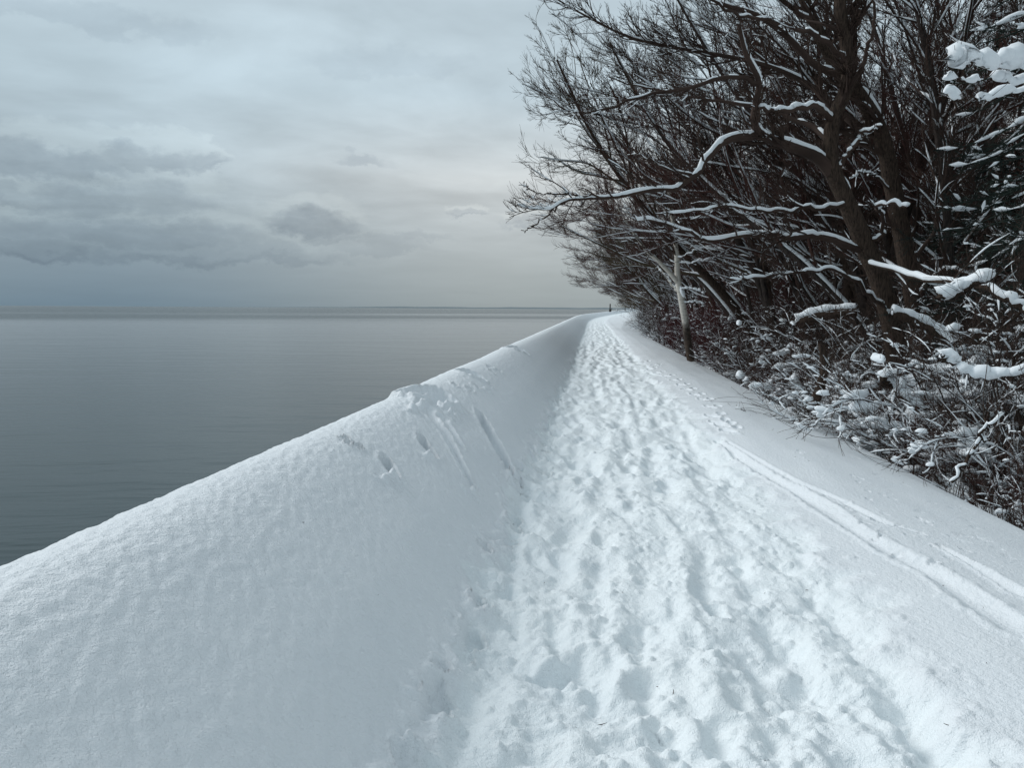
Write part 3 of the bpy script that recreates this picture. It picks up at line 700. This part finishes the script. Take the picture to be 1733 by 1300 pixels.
# ---- upright trees deeper in the wood
def upright_tree(seed, H, dens, wm, sn=.25):
    rng = np.random.default_rng(seed); Gt = Geo(); Gn = Geo()
    pts = [np.array([0, 0, -.4])]; d = np.array([0, 0, 1.0]); c = rng.normal(0, .03, 3)
    for j in range(13):
        c = .8*c+rng.normal(0, .03, 3)+np.array([-.006, 0, 0]); d = nrm(d+c+UP*.05); pts.append(pts[-1]+d*H/13)
    P = smooth_path(pts, 24); Rr = .15*(H/14)*(1-.85*np.linspace(0, 1, 24)); Rr[0] *= 1.3
    tube(Gt, P, Rr, 8, .03, rng)
    L1 = grow(rng, P[None], Rr[None], int(26*dens), 10, .12, .98, .26, .3, .8, .09, .06, (-.25, -.1, 0), .4, .012, .3)
    L2 = grow(rng, *L1, int(220*dens), 8, .12, 1, .45, .3, .6, .1, .05, (-.1, 0, 0), .5, .008, .4)
    L3 = grow(rng, *L2, int(1500*dens), 6, .1, 1, .5, .3, .55, .1, .06, (0, 0, 0), .55, .006, .5)
    L4 = grow(rng, *L3, int(4500*dens), 4, .1, 1, .5, .3, .5, .08, .05, (0, 0, 0), .7, .005, .6)
    Gc = Geo(); tube(Gc, *L1, 5); tube(Gc, *L2, 3); tube(Gc, *L3, 3); tube(Gc, *L4, 3)
    snow_on(Gn, *L1, rng, .024, .65, 5, 1, .2); k = int(len(L2[0])*.45); snow_on(Gn, L2[0][:k], L2[1][:k], rng, .016, .45, 4, 1.1, .4)
    snow_on(Gn, smooth_path(P, 50), np.interp(np.linspace(0, 1, 50), np.linspace(0, 1, 24), Rr), rng, .015, .4, 6, .5, .06)
    return [Gt.me('trunk', BARK2), Gc.me('crown', wm), Gn.me('snow_cover', SNOWB)]
ups = [upright_tree(200, 14, 1.0, TWIG), upright_tree(201, 12, 1.1, TWIGR), upright_tree(202, 15.5, 1.0, TWIG), upright_tree(203, 10, 1.2, TWIGR)]
placed = []
def ok(x, y, dmin):
    for a, b in placed:
        if (a-x)**2+(b-y)**2 < dmin*dmin: return False
    placed.append((x, y)); return True
cnt = 0
for tries in range(6000):
    y = 12*math.exp(rg.random()*2.35); ang = rg.uniform(.10, .80)      # fan of the wood seen from the path
    x = y*ang
    u_ = x-float(shift(y))-float(edge_w(y))
    if u_ < 7.6 or x > 48 or y > 125 or (y < 17 and x < 10.5): continue
    if not ok(x, y, 1.35+y*.018): continue
    k = int(rg.integers(0, 4)); e = inst('tall_bare_tree', ups[k], (x, y, gz(x, y)-.1), rg.uniform(-.9, .9), rg.uniform(.85, 1.15))
    
    kd = ('slim dark bare', 'shorter reddish-twigged bare', 'very tall dark bare', 'small bushy reddish bare')[k]; q_ = x/y
    zn = 'close behind the two big willows' if q_ > .30 and y < 32 and q_ < .52 else 'among the spruces at the right' if q_ >= .44 else 'deep behind the big willows' if q_ > .26 else 'beyond the birch' 
    tag(e, kd+' tree standing '+zn, 'tree', kd+' trees '+zn); cnt += 1
    if cnt >= 190: break
print('uprights', cnt)

# ---- dark spruces at the right
def spruce(seed, H):
    rng = np.random.default_rng(seed); Gt = Geo(); Gc = Geo(); Gn = Geo()
    P = np.stack([rng.normal(0, .02, 20), rng.normal(0, .02, 20), np.linspace(-.3, H, 20)], -1); Rr = .14*(1-.95*np.linspace(0, 1, 20)); tube(Gt, P, Rr, 8)
    n = 95; z = .6+(H-.7)*np.sort(rng.random(n)); a = rng.random(n)*6.283; L = (.35+2.1*(1-z/H)**.8)*rng.uniform(.75, 1.1, n)
    N = 9; t = np.linspace(0, 1, N)[None]; dx = np.cos(a)[:, None]*L[:, None]*t; dy = np.sin(a)[:, None]*L[:, None]*t
    dz = -.42*L[:, None]*t**1.1+.22*L[:, None]*t**3; B = np.stack([dx, dy, z[:, None]+dz], -1); BR = .018*(1-.7*t)*np.ones((n, 1)); tube(Gc, B, BR, 4)
    T2, TR = grow(rng, B, BR, 1500, 5, .1, 1, .30, .25, .75, .04, -.03, (0, 0, 0), .5, .004)
    tube(Gc, T2, TR, 3)
    # needles: many small blades along the shoots
    m = 26000; pi = rng.integers(0, len(T2), m); f = rng.random(m)*3.999; i = f.astype(int); fr = (f-i)[:, None]
    p = T2[pi, i]*(1-fr)+T2[pi, i+1]*fr; d = nrm(nrm(T2[pi, i+1]-T2[pi, i])*.7+rng.normal(0, .6, (m, 3))); ln = rng.uniform(.025, .05, m)[:, None]
    sd_ = nrm(np.cross(d, rng.normal(0, 1, (m, 3))))*.006
    Vn = np.stack([p-sd_, p+sd_, p+d*ln+sd_*.4, p+d*ln-sd_*.4], 1); Gc.add(Vn, np.arange(m*4).reshape(-1, 4))
    k = rng.random(n) < .4; snow_on(Gn, B[k], BR[k]*1.5, rng, .04, .3, 7); snow_on(Gn, T2[:160], TR[:160], rng, .025, .35, 5)
    return [Gt.me('trunk', BARK2), Gc.me('foliage', NEEDLE), Gn.me('snow_cover', SNOWB)]
sp = [spruce(300, 8.5), spruce(301, 10.5)]
for (px, Y, k, sc, lb) in [(1725, 15.5, 1, 1.1, 'dark spruce at the right edge of the view, snow clumps on its drooping boughs'), (1660, 20, 0, 1.15, 'dark spruce between the thick willow trunk and the rightmost spruce'), (1700, 26, 1, 1.15, 'tall dark spruce farther back behind the other two'), (1800, 13.5, 0, 1.0, 'dark spruce half outside the right edge')]:
    p = at(px, 560, Y); e = inst('spruce_tree', sp[k], (p[0], Y, gz(p[0], Y)-.1), rg.uniform(0, 6), sc, ('trunk', 'foliage', 'snow_cover')); tag(e, lb, 'tree')

# ---- shrubs
_ua = np.arange(10)*2*math.pi/10
def blobs(G_, rng, C_, rad, flat=.7, an=None, lmax=2.2):
    """rounded pillows of snow resting at points C_, drawn out along the branch"""
    n = len(C_); NE, NA = 9, 14; ua = np.arange(NA)*2*math.pi/NA; el_ = np.linspace(-1.45, 1.5, NE)
    base_ = np.stack([np.cos(el_)[:, None]*np.cos(ua)[None], np.cos(el_)[:, None]*np.sin(ua)[None], np.broadcast_to(np.where(el_ < 0, np.sin(el_)*.45, np.sin(el_))[:, None], (NE, NA))], -1)
    ph = rng.random((n, 1, 1, 3))*20
    wob = 1+.16*np.sin(base_[None, ..., 0:1]*3.1+ph[..., 0:1])*np.cos(base_[None, ..., 1:2]*2.7+ph[..., 1:2])+.12*np.sin(base_[None, ..., 0:1]*6.3+base_[None, ..., 2:3]*4+ph[..., 2:3])
    sc = rad[:, None, None, None]*np.stack([rng.uniform(1.0, lmax, n), rng.uniform(.6, 1.05, n), rng.uniform(.7, 1.15, n)*flat], -1)[:, None, None, :]
    if an is None: an = rng.random(n)*6.283
    ca, sa = np.cos(an)[:, None, None], np.sin(an)[:, None, None]
    V = base_[None]*sc*wob
    V = np.stack([V[..., 0]*ca-V[..., 1]*sa, V[..., 0]*sa+V[..., 1]*ca, V[..., 2]+rng.normal(0, .12, n)[:, None, None]*V[..., 0]], -1)+C_[:, None, None, :]
    b, i, k = np.meshgrid(np.arange(n), np.arange(NE-1), np.arange(NA), indexing='ij'); k2 = (k+1) % NA; o = b*NE*NA
    G_.add(V, np.stack([o+i*NA+k, o+i*NA+k2, o+(i+1)*NA+k2, o+(i+1)*NA+k], -1).reshape(-1, 4))
def shrub(seed, H, nst, thick, wm, arch=.06, twigs=1.0, nb=30, br=.07, spread=.55, upr=.0):
    rng = np.random.default_rng(seed); Gs = Geo(); Gc = Geo(); Gn = Geo(); N = 12
    a = rng.random(nst)*6.283; tl = rng.uniform(.1, spread*1.25, nst)
    d = np.stack([np.cos(a)*np.sin(tl), np.sin(a)*np.sin(tl), np.cos(tl)], -1); P = np.empty((nst, N, 3)); P[:, 0] = np.stack([np.cos(a)*.12, np.sin(a)*.12, 0*a-.15], -1)
    L = H*rng.uniform(.7, 1.3, nst)
    for k in range(1, N):
        d = nrm(d+rng.normal(0, .13, (nst, 3))-UP*arch*(k/N)*1.8+UP*upr); P[:, k] = P[:, k-1]+d*(L/(N-1))[:, None]
    Rr = (rng.uniform(.010, .022, nst)[:, None])*(1-.7*np.linspace(0, 1, N))[None]
    tube(Gs, P, Rr, 6)
    L2 = grow(rng, P, Rr, int(nst*8*twigs), 9, .15, 1, .42, .3, .75, .17, .02, (0, 0, 0), .5, .005, .4); L3 = grow(rng, *L2, int(nst*60*twigs), 7, .1, 1, .65, .3, .6, .13, .03, (0, 0, 0), .6, .0032, .5)
    tube(Gc, *L2, 4); tube(Gc, *L3, 3)
    snow_on(Gn, smooth_stack(P, 24), smooth_r(Rr, 24), rng, thick*.5, .7, 7, 1.1, .5, .2); k = int(len(L2[0])*.6); snow_on(Gn, smooth_stack(L2[0][:k], 18), smooth_r(L2[1][:k], 18), rng, thick*.35, .6, 6, 1.1, .5, .2)
    if nb:
        sp_ = np.concatenate([P[:, 3:11].reshape(-1, 3), L2[0][:, 1:8].reshape(-1, 3)]); dp = np.concatenate([(P[:, 4:12]-P[:, 3:11]).reshape(-1, 3), (L2[0][:, 2:9]-L2[0][:, 1:8]).reshape(-1, 3)])
        ix = rng.integers(0, len(sp_), nb*6); rad = br*np.exp(rng.normal(-.75, .72, nb*6)); c = sp_[ix]+np.stack([0*rad, 0*rad, rad*.35], -1)
        blobs(Gn, rng, c, rad, .8, np.arctan2(dp[ix, 1], dp[ix, 0]), 2.1)
    return [Gs.me('stems', BARK2), Gc.me('twigs', wm), Gn.me('snow_cover', SNOWB)]
def smooth_stack(P, n): return np.array([smooth_path(p, n) for p in P])
def smooth_r(Rr, n): return np.array([np.interp(np.linspace(0, 1, n), np.linspace(0, 1, len(r)), r) for r in Rr])
SN = ('stems', 'twigs', 'snow_cover')
heavy = [shrub(400, 2.2, 14, .040, TWIG, .14, 1.2, 46, .085, .75), shrub(401, 1.7, 16, .045, TWIGR, .18, 1.2, 50, .10, .85), shrub(402, 2.7, 13, .032, TWIG, .12, 1.4, 34, .07, .6), shrub(403, 1.2, 18, .045, TWIG, .20, 1.1, 40, .09, .95)]
light = [shrub(410, 2.0, 16, .020, TWIGR, .06, 1.3, 18, .034, .5), shrub(411, 1.5, 20, .022, TWIG, .10, 1.2, 24, .036, .7), shrub(412, 3.2, 12, .016, TWIG, .05, 1.3, 10, .034, .4)]
redsh = [shrub(420, 2.4, 30, .014, REDSTEM, .0, .9, 14, .045, .35, .05), shrub(421, 1.9, 32, .016, REDSTEM, .0, .9, 16, .045, .4, .05)]
for me_ in (redsh[0][0], redsh[1][0]): me_.materials[0] = REDSTEM
G1 = 'snow-laden shrubs crowding the foot of the bank'; G2 = 'twiggy shrubs farther along the path edge'; G3 = 'red-stemmed shrubs around the birch'
near_sh = [(5.0, 8.6, 3, .75, 'low snowy shrub at the very right edge where the bank ends'), (5.9, 9.4, 0, .95, 'shrub with the biggest snow pillows at the right edge'), (5.2, 10.2, 3, .85, 'low drooping shrub touching the bank, right of the forked snowy stick'),
  (6.3, 11.2, 2, 1.1, 'tall thin-stemmed shrub at the right, snow heaped on its crossing stems'), (5.3, 12.0, 1, .85, 'rounded snow-pillowed shrub below the thick willow trunk'), (7.2, 12.8, 0, 1.15, 'broad shrub with long snow ridges right of the two willow trunks')]
for u_, y_, k, sc, lb in near_sh:
    tag(inst('snowy_shrub', heavy[k], (u_, y_, gz(u_, y_)-.05), rg.uniform(0, 6), sc, SN), lb, 'shrub')
nsh = 0
for tries in range(3000):
    y = 7.8*math.exp(rg.random()*1.6); u_ = 4.85+rg.random()**1.4*(2.2+y*.14)
    if u_ > .62*y+.3: continue
    if not ok(u_+1000, y, .55+y*.012): continue
    hv = y < 22 or rg.random() < .3
    pm = heavy[int(rg.integers(0, 4))] if hv and rg.random() < .8 else light[int(rg.integers(0, 3))]
    e = inst('snowy_shrub', pm, (u_, y, gz(u_, y)-.05), rg.uniform(0, 6), rg.uniform(.75, 1.1)*(.62 if u_ < 5.4 else 1)*(1.1 if u_ > 6.5 else 1), SN); 
    kd = 'tall snow-heaped' if u_ > 6.4 else 'low snow-pillowed' if u_ < 5.4 else 'middling snow-tangled'; zn = 'at the right end of the thicket' if y < 11 else 'in front of the big willows' if y < 17 else 'between the big willows and the birch' if y < 27 else 'past the birch'
    tag(e, kd+' leafless shrub '+zn, 'shrub', kd+' shrubs '+zn); nsh += 1
    if nsh >= 110: break
print('shrubs', nsh)
for k in range(34):
    y = 34*math.exp(rg.random()*1.6); u_ = 4.4+float(edge_w(y))+rg.random()*2.2; x = u_+float(shift(y))
    e = inst('twiggy_shrub', (light if rg.random() < .7 else heavy)[int(rg.integers(0, 3))], (x, y, gz(x, y)-.05), rg.uniform(0, 6), rg.uniform(.8, 1.25), SN); tag(e, 'twiggy snow-dusted shrub at the far path edge beyond the birch', 'shrub', G2)
for k in range(15):
    y = rg.uniform(28, 48); u_ = 4.9+rg.random()*2.6
    e = inst('red_stem_shrub', redsh[k % 2], (u_, y, gz(u_, y)-.05), rg.uniform(0, 6), rg.uniform(.85, 1.3), SN); tag(e, 'upright shrub of dark red stems beside the birch', 'shrub', G3)

# ---- fallen, snow-topped limbs and a snapped stick
def log_obj(name, pts, r0, r1, th, label, cat='fallen limb', seed=0, stubs=4, ss_=.3, cov=1.3):
    rng = np.random.default_rng(seed); Gt = Geo(); Gn = Geo()
    P, Rr = limb(Gt, Gn, rng, pts, r0, r1, 22, 9, (th, cov), .04, .3, .06)
    L2 = grow(rng, P[None], Rr[None], stubs, 7, .1, 1, .35 if ss_ else .25, .3, .8, .12, .04, (0, 0, 0), .4, .006 if ss_ else .003); tube(Gt, *L2, 5); snow_on(Gn, *L2, rng, min(th*ss_, .014), .6, 6, .7, .4)
    foot = P[0]; e = empty(name, foot); 
    for G_, nme, m_ in ((Gt, 'wood', BARK), (Gn, 'snow_cover', SNOWB)):
        o = G_.obj(nme, m_, e); o.matrix_parent_inverse = Matrix.Translation(-Vector(foot))
    tag(e, label, cat); return e
log_obj('fallen_limb', [(1352, 548, 19.5), (1375, 538, 19.4), (1410, 530, 19.2), (1450, 527, 19)], .16, .12, .05, 'thick snow-capped log end sticking out left of the nearest willow', seed=1)
log_obj('fallen_limb', [(1508, 532, 14), (1530, 536, 14), (1552, 546, 14), (1580, 560, 14), (1610, 585, 13.8)], .09, .08, .045, 'smooth snowy limb bending down in front of the thick willow trunk', seed=2)
log_obj('fallen_limb', [(1492, 640, 12.2), (1510, 652, 12.2), (1530, 672, 12.1), (1560, 700, 12)], .08, .07, .06, 'short broken limb with a thick snow cap, low in the thicket', seed=3)
log_obj('fallen_limb', [(1590, 505, 11), (1625, 492, 11), (1650, 478, 10.9), (1672, 470, 10.8)], .05, .045, .07, 'snow-heaped branch rising to the right beside the willow trunks', seed=4)
log_obj('fallen_limb', [(1470, 445, 15), (1560, 470, 12.5), (1640, 478, 11.5), (1700, 500, 11), (1740, 530, 10.6)], .03, .05, .03, 'long thin dead limb slanting down to the right edge', seed=5)
log_obj('fallen_limb', [(1595, 600, 9), (1625, 622, 9), (1660, 640, 8.9), (1740, 628, 8.7)], .025, .02, .06, 'drooping branch buried under lumpy snow at the right', seed=6)
log_obj('tree_stump', [(1375, 690, 14.2), (1390, 650, 14.2), (1395, 615, 14.2), (1390, 580, 14.2)], .10, .06, .02, 'dark crooked stump standing at the edge of the bank', 'stump', seed=7)
log_obj('snowy_stick', [(1612, 815, 8.5), (1635, 780, 8.5), (1650, 755, 8.5), (1672, 722, 8.4), (1690, 700, 8.4)], .018, .014, .012, 'forked snowy stick leaning out of the thicket near the bank', 'stick', seed=8, stubs=3)
log_obj('overhanging_branch', [(1760, 106, 8.4), (1720, 108, 8.3), (1680, 107, 8.2), (1640, 104, 8.1), (1612, 96, 8.1)], .016, .008, .10, 'overhanging branch bearing one long thick pillow of snow, upper right', 'branch', seed=9, stubs=16, ss_=0)
log_obj('overhanging_branch', [(1770, 128, 8.6), (1715, 134, 8.5), (1660, 133, 8.4), (1600, 128, 8.3)], .012, .006, .05, 'thinner snowy branch hanging just below the thick snow pillow', 'branch', seed=10, stubs=9, ss_=0, cov=.62)
log_obj('overhanging_branch', [(1760, 150, 9.0), (1700, 158, 8.9), (1650, 166, 8.8), (1598, 160, 8.7)], .012, .006, .05, 'lowest of the three snowy branches at the upper right', 'branch', seed=12, stubs=9, ss_=0, cov=.6)

# ---- dark weeds at the bank's foot
rng = np.random.default_rng(50)
m = 900; yy = rng.uniform(5.2, 12, m); uu = 4.25+rng.random(m)**1.4*1.3; zb = np.array([gz(a, b) for a, b in zip(uu, yy)])
P = np.empty((m, 5, 3)); P[:, 0] = np.stack([uu, yy, zb-.05], -1); d = nrm(np.stack([rng.normal(0, .22, m), rng.normal(0, .22, m), np.ones(m)], -1)); L = rng.uniform(.25, .75, m)
for k in range(1, 5): d = nrm(d+rng.normal(0, .07, (m, 3))); P[:, k] = P[:, k-1]+d*(L/4)[:, None]
Gw = Geo(); tube(Gw, P, np.linspace(.004, .0018, 5)[None]*np.ones((m, 1)), 3)
w_ = Gw.obj('dry_weeds', TWIG); tag(w_, 'dry dark weed stalks poking from the ditch below the bank', 'weeds', kind='stuff')

# ---- undergrowth and the far wood that read as masses
def thicket(seed, m, pos, Hh_, rad, name, label, wm, snow_frac, kind='stuff', cat='undergrowth'):
    rng = np.random.default_rng(seed); x, y = pos(rng, m); z = np.array([gz(a, b) for a, b in zip(x, y)])
    N = 7; P = np.empty((m, N, 3)); P[:, 0] = np.stack([x, y, z-.1], -1); tl = np.abs(rng.normal(0, .45, m)); a = rng.random(m)*6.283
    d = np.stack([np.cos(a)*np.sin(tl), np.sin(a)*np.sin(tl), np.cos(tl)], -1); L = Hh_*np.exp(rng.normal(0, .35, m))
    for k in range(1, N): d = nrm(d+rng.normal(0, .22, (m, 3))); P[:, k] = P[:, k-1]+d*(L/(N-1))[:, None]
    Rr = rad*(1-.6*np.linspace(0, 1, N))[None]*np.ones((m, 1)); Gs = Geo(); tube(Gs, P, Rr, 3)
    C_, CR = grow(rng, P, Rr, m*5, 5, .15, 1, .4, .3, .7, .12, .02, (0, 0, 0), .6, rad*.35); tube(Gs, C_, CR, 3)
    o = Gs.obj(name, wm); tag(o, label, cat, kind=kind)
    if snow_frac:
        Gn = Geo(); k = int(m*5*snow_frac); snow_on(Gn, C_[:k], CR[:k], rng, rad*1.5, .5, 4); k = int(m*snow_frac); snow_on(Gn, P[:k], Rr[:k], rng, rad*1.8, .6, 4)
        Gn.obj('snow_cover', SNOWB, o)
def pos1(rng, m):
    y = 8*math.e**(rng.random(m)*1.75); u = 4.5+rng.random(m)*(2+y*.35); return u, y
thicket(60, 2600, pos1, 1.0, .007, 'undergrowth', 'tangled brown undergrowth dusted with snow on the wood floor', TWIG, .4)
def pos2(rng, m):
    y = 40*math.e**(rng.random(m)*1.2); u = 5+edge_w(y)+rng.random(m)*(4+y*.2); return u+shift(y), y
thicket(61, 2200, pos2, 1.7, .012, 'undergrowth', 'distant brushwood filling the gaps between the far trunks', TWIGR, .35)
def pos3(rng, m):
    a = rng.uniform(.13, .85, m); r = rng.uniform(55, 110, m); return np.sin(a)*r+6, np.cos(a)*r
thicket(62, 6500, pos3, 7.5, .05, 'distant_wood', 'far-off brown wood closing the view behind the trees', TWIGR, .0, cat='wood')

# ---- post and railing at the far bend
def box(Gx, cx, cy, cz, sx, sy, sz):
    V = np.array([[cx+a*sx/2, cy+b*sy/2, cz+c*sz/2] for a in (-1, 1) for b in (-1, 1) for c in (-1, 1)])
    Gx.add(V, np.array([[0, 1, 3, 2], [4, 6, 7, 5], [0, 4, 5, 1], [2, 3, 7, 6], [0, 2, 6, 4], [1, 5, 7, 3]]))
WOOD = m_bark('weathered_wood', (.03, .027, .024), (.07, .06, .052))
p = at(1032.5, 524, 150); e = empty('mooring_post', (p[0], 150, p[2]-.3)); Gx = Geo(); box(Gx, 0, 0, .65, .22, .22, 1.5); box(Gx, .02, 0, .12, .42, .42, .5); Gx.obj('post', WOOD, e)
Gx = Geo(); tube(Gx, smooth_path([(.12, -.1, .25), (.30, -.1, .35), (.34, -.1, .5), (.24, -.1, .6)], 8), np.full(8, .05), 5); Gx.obj('bracket', WOOD, e)
for c in e.children: c.data.polygons.foreach_set('use_smooth', [False]*len(c.data.polygons))
tag(e, 'dark upright post standing alone on the snowy wall at the far bend', 'post')
Yr_ = 185; p0 = at(1058, 522, Yr_); p1 = at(1084, 522, Yr_); e = empty('wooden_railing', (p0[0], Yr_, p0[2]-.3)); w = p1[0]-p0[0]
Gx = Geo(); box(Gx, w/2, 0, 1.0, w+.3, .14, .13); Gx.obj('rail', WOOD, e)
for q in (0, .45, .6, 1.0):
    Gx = Geo(); box(Gx, w*q, 0, .37, .14, .13, 1.12); Gx.obj('post', WOOD, e)
for c in e.children: c.data.polygons.foreach_set('use_smooth', [False]*len(c.data.polygons))
tag(e, 'low dark railing on posts where the path meets the trees', 'railing')

# ---- bits of bark and seed dropped on the snow
rng = np.random.default_rng(91); Gd = Geo(); spots = [pu(512, 884), pu(1018, 1198), pu(975, 1205), pu(1140, 1150), pu(1490, 905), pu(640, 1010)]
for k in range(46): yy_ = 2.5*math.exp(rng.random()*2.1); spots.append((rng.uniform(1.7, 3.6) if rng.random() < .75 else rng.uniform(-1.5, 1.6), yy_))
for u_, y_ in spots:
    a = rng.random()*6.28; l_ = rng.uniform(.004, .02) if rng.random() < .75 else rng.uniform(.03, .07); z_ = gz(u_+float(shift(y_)), y_)+.004
    p = np.array([u_+float(shift(y_)), y_, z_]); d = np.array([math.cos(a), math.sin(a), rng.uniform(0, .3)])*l_
    tube(Gd, np.array([p-d*.5, p, p+d*.5+rng.normal(0, l_*.1, 3)]), np.array([.0012, .0018, .0008]), 4)
tag(Gd.obj('fallen_debris', TWIG), 'scattered specks of bark, seeds and bits of twig lying on the snow', 'debris', kind='stuff')
